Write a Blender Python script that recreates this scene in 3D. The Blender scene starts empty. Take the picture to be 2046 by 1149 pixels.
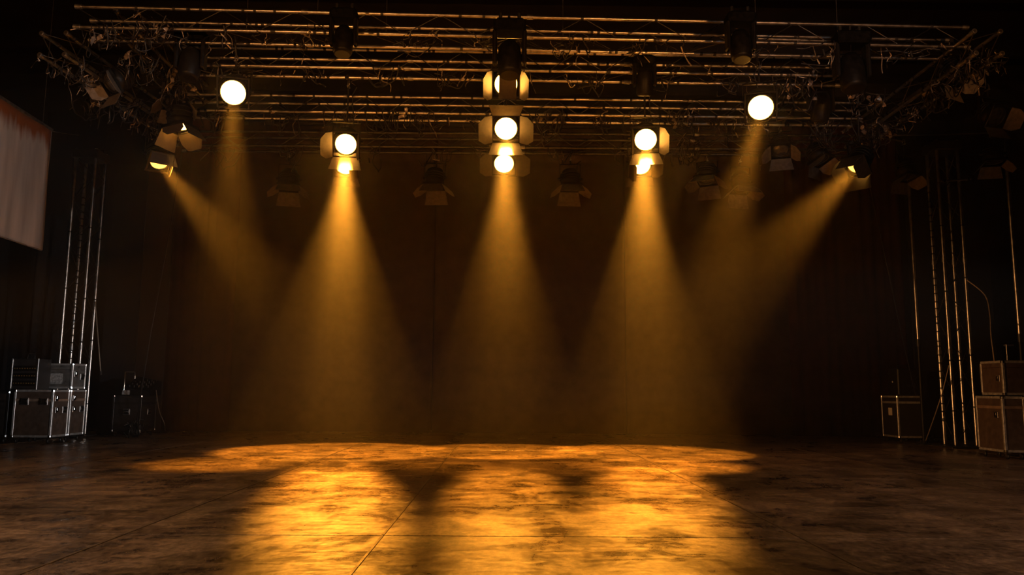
import bpy, math, random
from mathutils import Vector, Matrix, Quaternion
random.seed(11)
R = math.radians
scene = bpy.context.scene
COL = scene.collection

# ------------------------------------------------------------------ camera
F_PX = 1550.0
cam_d = bpy.data.cameras.new('camera')
cam_d.sensor_width = 36.0
cam_d.lens = 36.0 * F_PX / 2046.0
cam_d.clip_end = 200
cam = bpy.data.objects.new('camera', cam_d)
CAM_LOC = Vector((0, 0, 1.1))
CAM_ROT = (Matrix.Rotation(R(-0.5), 3, 'Z') @ Matrix.Rotation(R(90 + 7.4), 3, 'X') @ Matrix.Rotation(R(0.45), 3, 'Z'))
cam.matrix_world = Matrix.Translation(CAM_LOC) @ CAM_ROT.to_4x4()
COL.objects.link(cam)
scene.camera = cam

# ------------------------------------------------------------------ view, world, haze
scene.view_settings.view_transform = 'Standard'
scene.view_settings.look = 'None'
scene.view_settings.gamma = 1.0
scene.view_settings.use_curve_mapping = False
scene.view_settings.exposure = 0.0
scene.cycles.use_denoising = True
try:
    scene.cycles.denoiser = 'OPENIMAGEDENOISE'
except Exception:
    pass
scene.cycles.max_bounces = 6
scene.cycles.diffuse_bounces = 3
scene.cycles.glossy_bounces = 3
scene.cycles.volume_bounces = 1
scene.cycles.volume_step_rate = 2.5
scene.cycles.sample_clamp_indirect = 6.0

HAZE_LOW, HAZE_HIGH = 0.0070, 0.0185
world = bpy.data.worlds.new('hall_air')
scene.world = world
world.use_nodes = True
wn = world.node_tree
wn.nodes['Background'].inputs['Color'].default_value = (0, 0, 0, 1)
wn.nodes['Background'].inputs['Strength'].default_value = 0

AMBER = (1.0, 0.35, 0.026)
BEAM_W = 6200.0
LENS_E = 40.0


def aim_light(name, kind, loc, target, energy, color, **kw):
    d = bpy.data.lights.new(name, kind)
    d.energy = energy
    d.color = color
    for k, v in kw.items():
        setattr(d, k, v)
    o = bpy.data.objects.new(name, d)
    o.location = loc
    o.rotation_euler = (Vector(target) - Vector(loc)).to_track_quat('-Z', 'Y').to_euler()
    COL.objects.link(o)
    return o


# added fill spots with no seen source, for cases, screen, floor and tubes
aim_light('added_fill_cool', 'SPOT', (4.5, 7.5, 1.0), (-9.3, 16, 1.5), 1500, (0.86, 0.93, 1.0),
          spot_size=R(16), spot_blend=0.9, shadow_soft_size=0.15)
aim_light('added_fill_screen', 'SPOT', (5.0, 2.0, 4.2), (-8.0, 12.2, 4.2), 1700, (1.0, 0.88, 0.80),
          spot_size=R(22), spot_blend=0.9, shadow_soft_size=0.15)
aim_light('added_wash_left', 'SPOT', (-4.5, -3.5, 7.5), (-5.2, 4.6, 0), 4600, (1.0, 0.60, 0.34),
          spot_size=R(46), spot_blend=1.0, shadow_soft_size=0.2)
aim_light('added_wash_right', 'SPOT', (5.5, -3.5, 7.5), (5.6, 5.6, 0), 2600, (1.0, 0.62, 0.40),
          spot_size=R(44), spot_blend=1.0, shadow_soft_size=0.2)
aim_light('added_side_fill_left', 'SPOT', (-9.5, 8.5, 2.2), (8.6, 14.3, 1.3), 3600, (1.0, 0.42, 0.12),
          spot_size=R(22), spot_blend=0.9, shadow_soft_size=0.12)
aim_light('added_side_fill_right', 'SPOT', (9.5, 8.0, 2.4), (-9.0, 15.6, 1.2), 1900, (1.0, 0.74, 0.58),
          spot_size=R(20), spot_blend=0.9, shadow_soft_size=0.12)
aim_light('added_fill_cool_right', 'SPOT', (3.2, -2.5, 3.2), (4.8, 10.8, 6.2), 600, (0.86, 0.92, 1.0),
          spot_size=R(18), spot_blend=0.9, shadow_soft_size=0.15)
for fx in (-5.2, 5.2):          # two added flat fill spots that put glints on the truss tubes
    fl = aim_light('added_fill_amber', 'SPOT', (fx, -4.0, 1.8), (fx * 0.15, 10.6, 6.5), 2500, (1.0, 0.38, 0.09),
                   spot_size=R(64), spot_blend=0.7, shadow_soft_size=0.12)
    fl.scale = (1.0, 0.20, 1.0)

# ------------------------------------------------------------------ pixel helpers (2046 x 1149 frame)


def ray(px, py):
    return (CAM_ROT @ Vector(((px - 1023.0) / F_PX, -(py - 574.5) / F_PX, -1.0)))


def P(px, py, Y):
    d = ray(px, py)
    return CAM_LOC + d * (Y / d.y)


def H(px, py, Z):
    d = ray(px, py)
    return CAM_LOC + d * ((Z - CAM_LOC.z) / d.z)


def G(px, py):
    return H(px, py, 0.0)


# ------------------------------------------------------------------ materials


def mat(name, color, rough=0.5, metal=0.0, emis=None, estr=0.0, spec=0.5, noise=None, bump=None, coat=0.0):
    m = bpy.data.materials.new(name)
    m.use_nodes = True
    nt = m.node_tree
    b = nt.nodes['Principled BSDF']
    b.inputs['Base Color'].default_value = (*color, 1)
    b.inputs['Roughness'].default_value = rough
    b.inputs['Metallic'].default_value = metal
    b.inputs['Specular IOR Level'].default_value = spec
    if coat:
        b.inputs['Coat Weight'].default_value = coat
    if emis:
        b.inputs['Emission Color'].default_value = (*emis, 1)
        b.inputs['Emission Strength'].default_value = estr
    tc = nt.nodes.new('ShaderNodeTexCoord')
    if noise:
        scale, lo, hi = noise
        n = nt.nodes.new('ShaderNodeTexNoise')
        n.inputs['Scale'].default_value = scale
        n.inputs['Detail'].default_value = 5
        nt.links.new(tc.outputs['Object'], n.inputs['Vector'])
        r = nt.nodes.new('ShaderNodeValToRGB')
        r.color_ramp.elements[0].position = 0.3
        r.color_ramp.elements[1].position = 0.7
        r.color_ramp.elements[0].color = (*[c * lo for c in color], 1)
        r.color_ramp.elements[1].color = (*[min(1, c * hi) for c in color], 1)
        nt.links.new(n.outputs['Fac'], r.inputs['Fac'])
        nt.links.new(r.outputs['Color'], b.inputs['Base Color'])
        mr = nt.nodes.new('ShaderNodeMapRange')
        mr.inputs['To Min'].default_value = max(0.02, rough - 0.08)
        mr.inputs['To Max'].default_value = min(1, rough + 0.12)
        nt.links.new(n.outputs['Fac'], mr.inputs['Value'])
        nt.links.new(mr.outputs['Result'], b.inputs['Roughness'])
    if bump:
        scale, strength = bump
        n2 = nt.nodes.new('ShaderNodeTexNoise')
        n2.inputs['Scale'].default_value = scale
        n2.inputs['Detail'].default_value = 4
        nt.links.new(tc.outputs['Object'], n2.inputs['Vector'])
        bp = nt.nodes.new('ShaderNodeBump')
        bp.inputs['Strength'].default_value = strength
        bp.inputs['Distance'].default_value = 0.02
        nt.links.new(n2.outputs['Fac'], bp.inputs['Height'])
        nt.links.new(bp.outputs['Normal'], b.inputs['Normal'])
    return m


M = {}
M['alu'] = mat('aluminium_tube', (0.62, 0.60, 0.58), 0.3, 1.0, noise=(9, 0.6, 1.1))
M['brace'] = mat('darkened_tube', (0.10, 0.095, 0.09), 0.4, 1.0, noise=(14, 0.5, 1.1))
M['alu_dull'] = mat('dull_aluminium', (0.42, 0.41, 0.40), 0.42, 1.0, noise=(14, 0.5, 1.1))
M['case_trim'] = mat('case_edge_aluminium', (0.62, 0.61, 0.60), 0.36, 0.6, noise=(20, 0.6, 1.1))
M['chrome'] = mat('bright_steel', (0.75, 0.75, 0.75), 0.16, 1.0, noise=(30, 0.8, 1.1))
M['black_paint'] = mat('black_enamel', (0.007, 0.0065, 0.006), 0.45, spec=0.22, noise=(16, 0.6, 1.5))
M['matte_black'] = mat('matte_black_shell', (0.006, 0.006, 0.006), 0.9, spec=0.03, noise=(16, 0.6, 1.5))
M['door_paint'] = mat('barn_door_enamel', (0.06, 0.046, 0.034), 0.42, noise=(22, 0.75, 1.2))
M['door_bare'] = mat('barn_door_worn_metal', (0.20, 0.17, 0.14), 0.42, 0.3, noise=(16, 0.6, 1.2))
M['rubber'] = mat('black_rubber', (0.010, 0.009, 0.009), 0.38, noise=(30, 0.7, 1.4))
M['tape'] = mat('shiny_tape', (0.42, 0.35, 0.29), 0.2, 0.5, noise=(25, 0.6, 1.2), bump=(60, 0.4))
M['black_tape'] = mat('black_tape', (0.015, 0.014, 0.014), 0.5, noise=(25, 0.6, 1.2))
M['laminate'] = mat('dark_brown_laminate', (0.075, 0.052, 0.040), 0.34, noise=(12, 0.7, 1.3), bump=(140, 0.12))
M['laminate_black'] = mat('black_laminate', (0.022, 0.021, 0.021), 0.36, noise=(12, 0.7, 1.3), bump=(140, 0.12))
M['lid_band'] = mat('brown_lid_laminate', (0.22, 0.15, 0.11), 0.35, noise=(12, 0.7, 1.2))
M['velvet'] = mat('dark_velvet', (0.065, 0.045, 0.030), 0.95, spec=0.1, noise=(3, 0.7, 1.3), bump=(90, 0.2))
M['velvet_red'] = mat('dark_red_velvet', (0.060, 0.022, 0.014), 0.95, spec=0.1, noise=(3, 0.7, 1.3), bump=(90, 0.2))
M['flat_black'] = mat('black_masking_board', (0.014, 0.016, 0.018), 0.75, spec=0.2, noise=(2, 0.8, 1.3))
M['flat_brown'] = mat('brown_masking_board', (0.055, 0.046, 0.040), 0.75, spec=0.2, noise=(2, 0.85, 1.2))
M['wall'] = mat('black_wall', (0.012, 0.012, 0.013), 0.85, spec=0.2, noise=(1.5, 0.7, 1.4))
M['roof'] = mat('black_ceiling', (0.010, 0.009, 0.008), 0.9, spec=0.2, noise=(1.5, 0.7, 1.4))
M['label_white'] = mat('white_paper_label', (0.75, 0.68, 0.58), 0.6, noise=(18, 0.85, 1.05))
M['grey_label'] = mat('grey_sticker', (0.45, 0.44, 0.43), 0.5, noise=(30, 0.3, 1.2))
M['meter'] = mat('brass_panel_fittings', (0.60, 0.38, 0.14), 0.3, 0.8, noise=(30, 0.6, 1.2))
M['smoked'] = mat('smoked_case_panel', (0.10, 0.095, 0.09), 0.28, noise=(10, 0.5, 1.5))
M['handle_dark'] = mat('dark_handle', (0.02, 0.02, 0.02), 0.4, 0.3, noise=(30, 0.7, 1.3))
M['screw'] = mat('white_cap', (0.8, 0.78, 0.72), 0.3, noise=(30, 0.8, 1.1))


def lens_mat(name, strength, color):
    m = bpy.data.materials.new(name)
    m.use_nodes = True
    nt = m.node_tree
    b = nt.nodes['Principled BSDF']
    b.inputs['Base Color'].default_value = (0.1, 0.08, 0.05, 1)
    b.inputs['Roughness'].default_value = 0.2
    tc = nt.nodes.new('ShaderNodeTexCoord')
    w = nt.nodes.new('ShaderNodeTexWave')     # the concentric steps of the lens
    w.wave_type = 'RINGS'
    w.rings_direction = 'Z'
    m.cycles.emission_sampling = 'FRONT'
    w.inputs['Scale'].default_value = 22
    nt.links.new(tc.outputs['Object'], w.inputs['Vector'])
    mr = nt.nodes.new('ShaderNodeMapRange')
    mr.inputs['To Min'].default_value = strength * 0.75
    mr.inputs['To Max'].default_value = strength
    nt.links.new(w.outputs['Fac'], mr.inputs['Value'])
    b.inputs['Emission Color'].default_value = (*color, 1)
    nt.links.new(mr.outputs['Result'], b.inputs['Emission Strength'])
    return m


M['lens_hot'] = lens_mat('glowing_lens', LENS_E, (1.0, 0.40, 0.055))
M['lens_side'] = lens_mat('glowing_lens_low', 5.0, (1.0, 0.42, 0.06))
M['lens_off'] = mat('unlit_lens', (0.05, 0.045, 0.04), 0.08, spec=0.8, noise=(20, 0.7, 1.3), coat=0.5)


def floor_material():
    m = bpy.data.materials.new('worn_stage_floor')
    m.use_nodes = True
    nt = m.node_tree
    L = nt.links.new
    b = nt.nodes['Principled BSDF']
    g = nt.nodes.new('ShaderNodeNewGeometry')

    def mapping(scale, rot=0.0):
        mp = nt.nodes.new('ShaderNodeMapping')
        mp.inputs['Scale'].default_value = scale
        mp.inputs['Rotation'].default_value = (0, 0, rot)
        L(g.outputs['Position'], mp.inputs['Vector'])
        return mp.outputs['Vector']

    def noise(vec, sc, det=6, rough=0.6, dist=0.0):
        n = nt.nodes.new('ShaderNodeTexNoise')
        n.inputs['Scale'].default_value = sc
        n.inputs['Detail'].default_value = det
        n.inputs['Roughness'].default_value = rough
        n.inputs['Distortion'].default_value = dist
        L(vec, n.inputs['Vector'])
        return n.outputs['Fac']

    def rng(x, a, b_, c, d):
        r = nt.nodes.new('ShaderNodeMapRange')
        r.inputs['From Min'].default_value = a
        r.inputs['From Max'].default_value = b_
        r.inputs['To Min'].default_value = c
        r.inputs['To Max'].default_value = d
        L(x, r.inputs['Value'])
        return r.outputs['Result']

    def math_(op, a, b_):
        n = nt.nodes.new('ShaderNodeMath')
        n.operation = op
        for i, v in enumerate((a, b_)):
            if isinstance(v, (int, float)):
                n.inputs[i].default_value = v
            else:
                L(v, n.inputs[i])
        return n.outputs[0]

    big = noise(mapping((0.8, 0.7, 1), 0.35), 0.8, 8, 0.6, 0.6)
    streak = noise(mapping((1.5, 1.0, 1), 0.5), 1.6, 10, 0.70, 0.9)
    streak2 = noise(mapping((0.7, 1.5, 1), -0.3), 2.4, 10, 0.70, 0.9)
    fine = noise(mapping((1.0, 0.6, 1)), 22, 8, 0.7)
    mop = noise(mapping((1.2, 0.5, 1), -0.6), 1.1, 8, 0.62, 0.6)
    st = math_('MULTIPLY', math_('ADD', streak, streak2), 0.5)
    mixv = math_('ADD', math_('MULTIPLY', big, 0.25), math_('ADD', math_('MULTIPLY', st, 0.45), math_('MULTIPLY', fine, 0.30)))
    ramp = nt.nodes.new('ShaderNodeValToRGB')
    e = ramp.color_ramp.elements
    e[0].position = 0.43
    e[0].color = (0.030, 0.022, 0.017, 1)
    e[1].position = 0.575
    e[1].color = (0.34, 0.235, 0.16, 1)
    mid = ramp.color_ramp.elements.new(0.505)
    mid.color = (0.15, 0.105, 0.072, 1)
    L(mixv, ramp.inputs['Fac'])
    L(ramp.outputs['Color'], b.inputs['Base Color'])
    ro = math_('ADD', rng(st, 0.45, 0.56, 0.30, 0.44), rng(mop, 0.42, 0.58, -0.06, 0.08))
    L(ro, b.inputs['Roughness'])
    L(rng(mixv, 0.40, 0.60, 0.30, 0.9), b.inputs['Specular IOR Level'])
    bp = nt.nodes.new('ShaderNodeBump')
    bp.inputs['Strength'].default_value = 0.55
    bp.inputs['Distance'].default_value = 0.02
    h = math_('ADD', noise(mapping((1.0, 1.3, 1), 0.3), 2.4, 4, 0.55), math_('MULTIPLY', noise(mapping((1.0, 1.4, 1), -0.3), 7.5, 3, 0.5), 0.4))
    L(h, bp.inputs['Height'])
    L(bp.outputs['Normal'], b.inputs['Normal'])
    return m


M['floor'] = floor_material()


def screen_material():
    """grey projection cloth with rusty water stains running from its top edge (object Z up, 0 at the top)"""
    m = bpy.data.materials.new('stained_grey_cloth')
    m.use_nodes = True
    nt = m.node_tree
    L = nt.links.new
    b = nt.nodes['Principled BSDF']
    b.inputs['Roughness'].default_value = 0.7
    tc = nt.nodes.new('ShaderNodeTexCoord')
    mp = nt.nodes.new('ShaderNodeMapping')
    mp.inputs['Scale'].default_value = (2.6, 2.6, 0.35)
    L(tc.outputs['Object'], mp.inputs['Vector'])
    n = nt.nodes.new('ShaderNodeTexNoise')
    n.inputs['Scale'].default_value = 2.2
    n.inputs['Detail'].default_value = 5
    n.inputs['Distortion'].default_value = 0.6
    L(mp.outputs['Vector'], n.inputs['Vector'])
    sep = nt.nodes.new('ShaderNodeSeparateXYZ')
    L(tc.outputs['Object'], sep.inputs[0])
    r = nt.nodes.new('ShaderNodeMapRange')
    r.inputs['From Min'].default_value = -0.75
    r.inputs['From Max'].default_value = -0.02
    r.inputs['To Min'].default_value = -0.35
    r.inputs['To Max'].default_value = 0.62
    L(sep.outputs['Z'], r.inputs['Value'])
    ad = nt.nodes.new('ShaderNodeMath')
    ad.operation = 'ADD'
    L(r.outputs['Result'], ad.inputs[0])
    L(n.outputs['Fac'], ad.inputs[1])
    ramp = nt.nodes.new('ShaderNodeValToRGB')
    e = ramp.color_ramp.elements
    e[0].position = 0.62
    e[0].color = (0.42, 0.39, 0.37, 1)
    e[1].position = 0.92
    e[1].color = (0.22, 0.06, 0.012, 1)
    L(ad.outputs[0], ramp.inputs['Fac'])
    n3 = nt.nodes.new('ShaderNodeTexNoise')
    n3.inputs['Scale'].default_value = 1.3
    n3.inputs['Detail'].default_value = 6
    L(mp.outputs['Vector'], n3.inputs['Vector'])
    mr = nt.nodes.new('ShaderNodeMapRange')
    mr.inputs['From Min'].default_value = 0.3
    mr.inputs['From Max'].default_value = 0.7
    mr.inputs['To Min'].default_value = 0.6
    mr.inputs['To Max'].default_value = 1.15
    L(n3.outputs['Fac'], mr.inputs['Value'])
    mx = nt.nodes.new('ShaderNodeMix')
    mx.data_type = 'RGBA'
    mx.blend_type = 'MULTIPLY'
    mx.inputs['Factor'].default_value = 1.0
    L(ramp.outputs['Color'], mx.inputs['A'])
    L(mr.outputs['Result'], mx.inputs['B'])
    L(mx.outputs['Result'], b.inputs['Base Color'])
    return m


M['screen'] = screen_material()

# ------------------------------------------------------------------ mesh helpers


def basis(d):
    d = d.normalized()
    up = Vector((0, 0, 1)) if abs(d.z) < 0.95 else Vector((1, 0, 0))
    a = d.cross(up).normalized()
    return a, a.cross(d).normalized()


class MB:
    def __init__(self):
        self.v = []
        self.f = []
        self.smooth = []

    def add(self, verts, faces, mtx=None, smooth=False):
        o = len(self.v)
        for p in verts:
            p = Vector(p)
            self.v.append(mtx @ p if mtx else p)
        for f in faces:
            self.f.append([i + o for i in f])
            self.smooth.append(smooth)
        return self

    def box(self, c, s, mtx=None, bev=0.0):
        x, y, z = s[0] / 2, s[1] / 2, s[2] / 2
        c = Vector(c)
        if bev <= 0:
            vs_ = [c + Vector((i * x, j * y, k * z)) for i in (-1, 1) for j in (-1, 1) for k in (-1, 1)]
            return self.add(vs_, [(0, 1, 3, 2), (4, 6, 7, 5), (0, 4, 5, 1), (2, 3, 7, 6), (0, 2, 6, 4), (1, 5, 7, 3)], mtx)
        b = min(bev, x * 0.9, y * 0.9, z * 0.9)
        # chamfer around z edges, top and bottom rims
        def ring(xx, yy, zz):
            return [c + Vector(p) for p in ((xx - b, -yy, zz), (xx, -yy + b, zz), (xx, yy - b, zz), (xx - b, yy, zz),
                                            (-xx + b, yy, zz), (-xx, yy - b, zz), (-xx, -yy + b, zz), (-xx + b, -yy, zz))]
        rs = [ring(x - b, y - b, -z), ring(x, y, -z + b), ring(x, y, z - b), ring(x - b, y - b, z)]
        vs_ = [p for r_ in rs for p in r_]
        fs = [tuple(reversed(range(8))), tuple(range(24, 32))]
        for k in range(3):
            for i in range(8):
                j = (i + 1) % 8
                fs.append((k * 8 + i, k * 8 + j, k * 8 + 8 + j, k * 8 + 8 + i))
        return self.add(vs_, fs, mtx)

    def tube(self, p0, p1, r, n=8, r1=None, mtx=None):
        return self.path([p0, p1], r, n, r1=r1, mtx=mtx)

    def path(self, pts, r, n=6, r1=None, mtx=None):
        pts = [Vector(p) for p in pts]
        a = None
        vs_, fs = [], []
        m = len(pts)
        for i, p in enumerate(pts):
            d = (pts[min(i + 1, m - 1)] - pts[max(i - 1, 0)])
            if d.length < 1e-9:
                d = Vector((0, 0, 1))
            d.normalize()
            if a is None:
                a, b = basis(d)
            else:
                a = (a - d * a.dot(d))
                if a.length < 1e-6:
                    a, b = basis(d)
                a.normalize()
                b = a.cross(d).normalized()
            rr = r if r1 is None else r + (r1 - r) * i / (m - 1)
            for k in range(n):
                t = 2 * math.pi * k / n
                vs_.append(p + a * (math.cos(t) * rr) + b * (math.sin(t) * rr))
        for i in range(m - 1):
            for k in range(n):
                j = (k + 1) % n
                fs.append((i * n + k, i * n + j, (i + 1) * n + j, (i + 1) * n + k))
        self.add(vs_, fs, mtx, True)
        self.add([vs_[k] for k in range(n)], [tuple(reversed(range(n)))], mtx)
        self.add([vs_[(m - 1) * n + k] for k in range(n)], [tuple(range(n))], mtx)
        return self

    def lathe(self, prof, n=20, mtx=None, smooth=True):
        """profile of (radius, z) around local Z"""
        vs_, fs = [], []
        for (r_, z_) in prof:
            for k in range(n):
                t = 2 * math.pi * k / n
                vs_.append((r_ * math.cos(t), r_ * math.sin(t), z_))
        for i in range(len(prof) - 1):
            for k in range(n):
                j = (k + 1) % n
                fs.append((i * n + k, i * n + j, (i + 1) * n + j, (i + 1) * n + k))
        return self.add(vs_, fs, mtx, smooth)

    def plate(self, poly, thick, mtx=None):
        """flat polygon in local XY given a thickness in Z"""
        n = len(poly)
        vs_ = [(x, y, -thick / 2) for x, y in poly] + [(x, y, thick / 2) for x, y in poly]
        fs = [tuple(reversed(range(n))), tuple(range(n, 2 * n))]
        for i in range(n):
            j = (i + 1) % n
            fs.append((i, j, n + j, n + i))
        return self.add(vs_, fs, mtx)

    def mesh(self, name, material):
        me = bpy.data.meshes.new(name)
        me.from_pydata([tuple(p) for p in self.v], [], self.f)
        me.polygons.foreach_set('use_smooth', self.smooth)
        me.materials.append(material)
        me.update()
        return me

    def build(self, name, material, parent=None, loc=None):
        return place(name, self.mesh(name, material), parent, loc)


def place(name, me, parent=None, loc=None, mtx=None):
    o = bpy.data.objects.new(name, me)
    if parent is not None:
        o.parent = parent
    if mtx is not None:
        o.matrix_local = mtx
    elif loc is not None:
        o.location = loc
    COL.objects.link(o)
    return o


def tag(o, label=None, cat=None, group=None, kind=None):
    for k, v in (('label', label), ('category', cat), ('group', group), ('kind', kind)):
        if v:
            o[k] = v
    return o


def thing(name, label, cat, loc=(0, 0, 0), rz=0.0, group=None):
    o = bpy.data.objects.new(name, None)
    o.empty_display_size = 0.1
    o.location = loc
    o.rotation_euler = (0, 0, rz)
    COL.objects.link(o)
    return tag(o, label, cat, group)


def copy_tree(o, parent=None):
    c = o.copy()
    COL.objects.link(c)
    if parent is not None:
        c.parent = parent
    for ch in o.children:
        copy_tree(ch, c)
    return c


# ------------------------------------------------------------------ the hall
def struct(o):
    o['kind'] = 'structure'
    return o


# floor: a dark sub floor with big worn panels laid on it, joints a few millimetres wide
sub = struct(MB().box((0, 7.5, -0.06), (27, 27, 0.08)).build('floor', M['roof']))
xs = [-13.2, -9.2, -6.0, -2.82, -0.90, 2.24, 5.55, 8.75, 13.2]
ys = [-6, -2, 2, 6.0, 10.0, 14.1, 17.6, 21.0]
ygap = 0.010
for i in range(len(xs) - 1):
    for j in range(len(ys) - 1):
        x0, x1, y0, y1 = xs[i], xs[i + 1], ys[j], ys[j + 1]
        dz = random.uniform(-0.0012, 0.0012)
        mb = MB().box((0, 0, -0.011), (x1 - x0 - 0.012, y1 - y0 - ygap, 0.022), bev=0.004)
        place('floor_panel', mb.mesh('floor_panel', M['floor']), sub, ((x0 + x1) / 2, (y0 + y1) / 2, dz))

M['joint'] = mat('worn_joint_strip', (0.20, 0.155, 0.12), 0.32, 0.3, noise=(6, 0.35, 1.2))
for x in xs[2:-1]:                                   # thin pale strips laid over the joints that run up the stage
    for j in range(1, len(ys) - 1):
        y0, y1 = ys[j] + 0.01, ys[j + 1] - 0.01
        place('joint_strip', MB().box((0, 0, 0), (0.022, y1 - y0, 0.006), bev=0.002).mesh('joint_strip', M['joint']), sub, (x, (y0 + y1) / 2, 0.002))

struct(MB().box((0, 20.6, 4.2), (26, 0.2, 8.6)).build('wall_back', M['wall']))
struct(MB().box((-12.6, 7.4, 4.2), (0.2, 26.4, 8.6)).build('wall_left', M['wall']))
struct(MB().box((12.6, 7.4, 4.2), (0.2, 26.4, 8.6)).build('wall_right', M['wall']))
struct(MB().box((0, -5.6, 4.2), (26, 0.2, 8.6)).build('wall_front', M['wall']))
ceil = struct(MB().box((0, 7.4, 8.6), (26, 26.4, 0.2)).build('ceiling', M['roof']))
for k in range(6):                                   # roof joists crossing above the grid
    struct(MB().box((0, 0, 0), (25.0, 0.16, 0.36)).build('ceiling_beam', M['roof'], ceil, (0, 6.0 + 2.4 * k, 8.32)))


# stage haze: layered, thickest under the grid, thinning towards the floor and the edges of the stage
def haze_material():
    m = bpy.data.materials.new('stage_haze')
    m.use_nodes = True
    nt = m.node_tree
    nt.nodes.clear()
    out = nt.nodes.new('ShaderNodeOutputMaterial')
    v = nt.nodes.new('ShaderNodeVolumeScatter')
    v.inputs['Color'].default_value = (1, 0.98, 0.95, 1)
    v.inputs['Anisotropy'].default_value = 0.35
    g_ = nt.nodes.new('ShaderNodeNewGeometry')
    sp = nt.nodes.new('ShaderNodeSeparateXYZ')
    nt.links.new(g_.outputs['Position'], sp.inputs[0])

    def rng(sock, a, b, c, d):
        r = nt.nodes.new('ShaderNodeMapRange')
        r.interpolation_type = 'SMOOTHSTEP'
        for n_, val in (('From Min', a), ('From Max', b), ('To Min', c), ('To Max', d)):
            r.inputs[n_].default_value = val
        nt.links.new(sock, r.inputs['Value'])
        return r.outputs['Result']

    def mul(a, b):
        n_ = nt.nodes.new('ShaderNodeMath')
        n_.operation = 'MULTIPLY'
        nt.links.new(a, n_.inputs[0])
        nt.links.new(b, n_.inputs[1])
        return n_.outputs[0]
    dens = rng(sp.outputs['Z'], 1.5, 5.2, HAZE_LOW, HAZE_HIGH)
    dens = mul(dens, rng(sp.outputs['Z'], 5.3, 6.0, 1, 0))
    dens = mul(dens, rng(sp.outputs['Y'], 9.0, 11.2, 0, 1))
    nt.links.new(dens, v.inputs['Density'])
    nt.links.new(v.outputs[0], out.inputs['Volume'])
    return m


hz = MB().box((0, 0, 0), (17.2, 10.55, 6.1)).build('haze', haze_material(), None, (0, 13.3, 3.1))
tag(hz, 'amber lit haze filling the stage under the grid', 'haze', kind='stuff')


def curtain(name, label, x0, x1, y, z0, z1, folds, amp, material, seams=0):
    mb = MB()
    nx, nz = max(12, int((x1 - x0) * 14)), 10
    vs_, fs = [], []
    ph = random.random() * 6
    for k in range(nz + 1):
        t = k / nz
        for i in range(nx + 1):
            u = i / nx
            x = x0 + (x1 - x0) * u
            w = math.sin(u * folds * 2 * math.pi + ph) + 0.45 * math.sin(u * folds * 4.7 + ph * 2 + t * 0.8)
            vs_.append((x - x0, amp * w * (0.55 + 0.45 * (1 - t)), z0 + (z1 - z0) * t))
    for k in range(nz):
        for i in range(nx):
            a = k * (nx + 1) + i
            fs.append((a, a + 1, a + nx + 2, a + nx + 1))
    mb.add(vs_, fs, None, True)
    root = thing(name, label, 'curtain', (x0, y, 0))
    cl = mb.build('cloth', material, root)
    s = cl.modifiers.new('thickness', 'SOLIDIFY')
    s.thickness = 0.012
    MB().tube((0, 0, z1 + 0.03), (x1 - x0, 0, z1 + 0.03), 0.025, 8).build('curtain_rail', M['black_paint'], root)
    hm = MB()
    hm.box(((x1 - x0) / 2, 0, z1 - 0.04), (x1 - x0, 0.03, 0.08))
    hm.build('heading_band', M['black_tape'], root)
    return root


# backdrop: four widths of velvet hanging side by side, then the side legs
bx = [P(436, 700, 19.2).x, P(865, 700, 19.2).x, P(1250, 700, 19.2).x, P(1590, 700, 19.2).x]
for k, nm in enumerate(('left', 'centre', 'right')):
    curtain('backdrop_curtain', {'left': 'dark velvet backdrop width behind the left wide beam',
                                 'centre': 'dark velvet backdrop width behind the middle beam',
                                 'right': 'dark velvet backdrop width behind the right beams'}[nm],
            bx[k] + 0.01, bx[k + 1] - 0.01, 19.2, 0.02, 7.8, (bx[k + 1] - bx[k]) * 1.1, 0.035, M['velvet'])
curtain('side_curtain', 'dark reddish folded side curtain left of the backdrop, by the brown masking board',
        P(318, 700, 18.8).x, P(462, 700, 18.8).x, 18.8, 0.02, 7.8, 9, 0.06, M['velvet_red'])
curtain('side_curtain', 'dark reddish folded side curtain at the backdrop end behind the right labelled case',
        P(1580, 700, 18.8).x, P(1815, 700, 18.8).x, 18.8, 0.02, 7.8, 12, 0.06, M['velvet_red'])


def flat(label, px0, px1, Y, z1, material, rz=0.0):
    x0, x1 = P(px0, 700, Y).x, P(px1, 700, Y).x
    w = x1 - x0
    root = thing('masking_flat', label, 'panel', ((x0 + x1) / 2, Y, 0), rz)
    MB().box((0, 0, z1 / 2), (w, 0.03, z1 - 0.01)).build('board', material, root)
    for s in (-1, 1):
        MB().box((s * (w / 2 - 0.035), 0.035, z1 / 2), (0.05, 0.04, z1 - 0.1)).build('batten', M['black_paint'], root)
    MB().box((0, 0.06, 1.1), (0.05, 0.05, 2.2)).build('brace', M['black_paint'], root)
    return root


flat('tall brown masking board between the black board and the left side curtain', 268, 330, 18.35, 6.3, M['flat_brown'])
flat('tall black masking board just right of the left truss tower', 204, 272, 18.0, 6.3, M['flat_black'])
flat('tall black masking board left of the right truss tower, behind the single pole', 1826, 1890, 17.9, 6.3, M['flat_black'])
flat('tall black masking board beyond the right truss tower legs', 1895, 1990, 18.2, 6.3, M['flat_black'])
flat('tall black masking board between the screen and the left truss tower', 60, 118, 17.6, 6.3, M['flat_black'])

# ------------------------------------------------------------------ truss work
BRACE_CACHE = {}
CHORDS = []


def nearest_chord(p, above=True):
    best = None
    for a, b in CHORDS:
        ab = b - a
        t = max(0.0, min(1.0, (p - a).dot(ab) / ab.dot(ab)))
        q_ = a + ab * t
        if above and q_.z < p.z - 0.02:
            continue
        if best is None or (q_ - p).length < (best - p).length:
            best = q_
    return best if best is not None else p + Vector((0, 0, 0.5))


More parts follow.
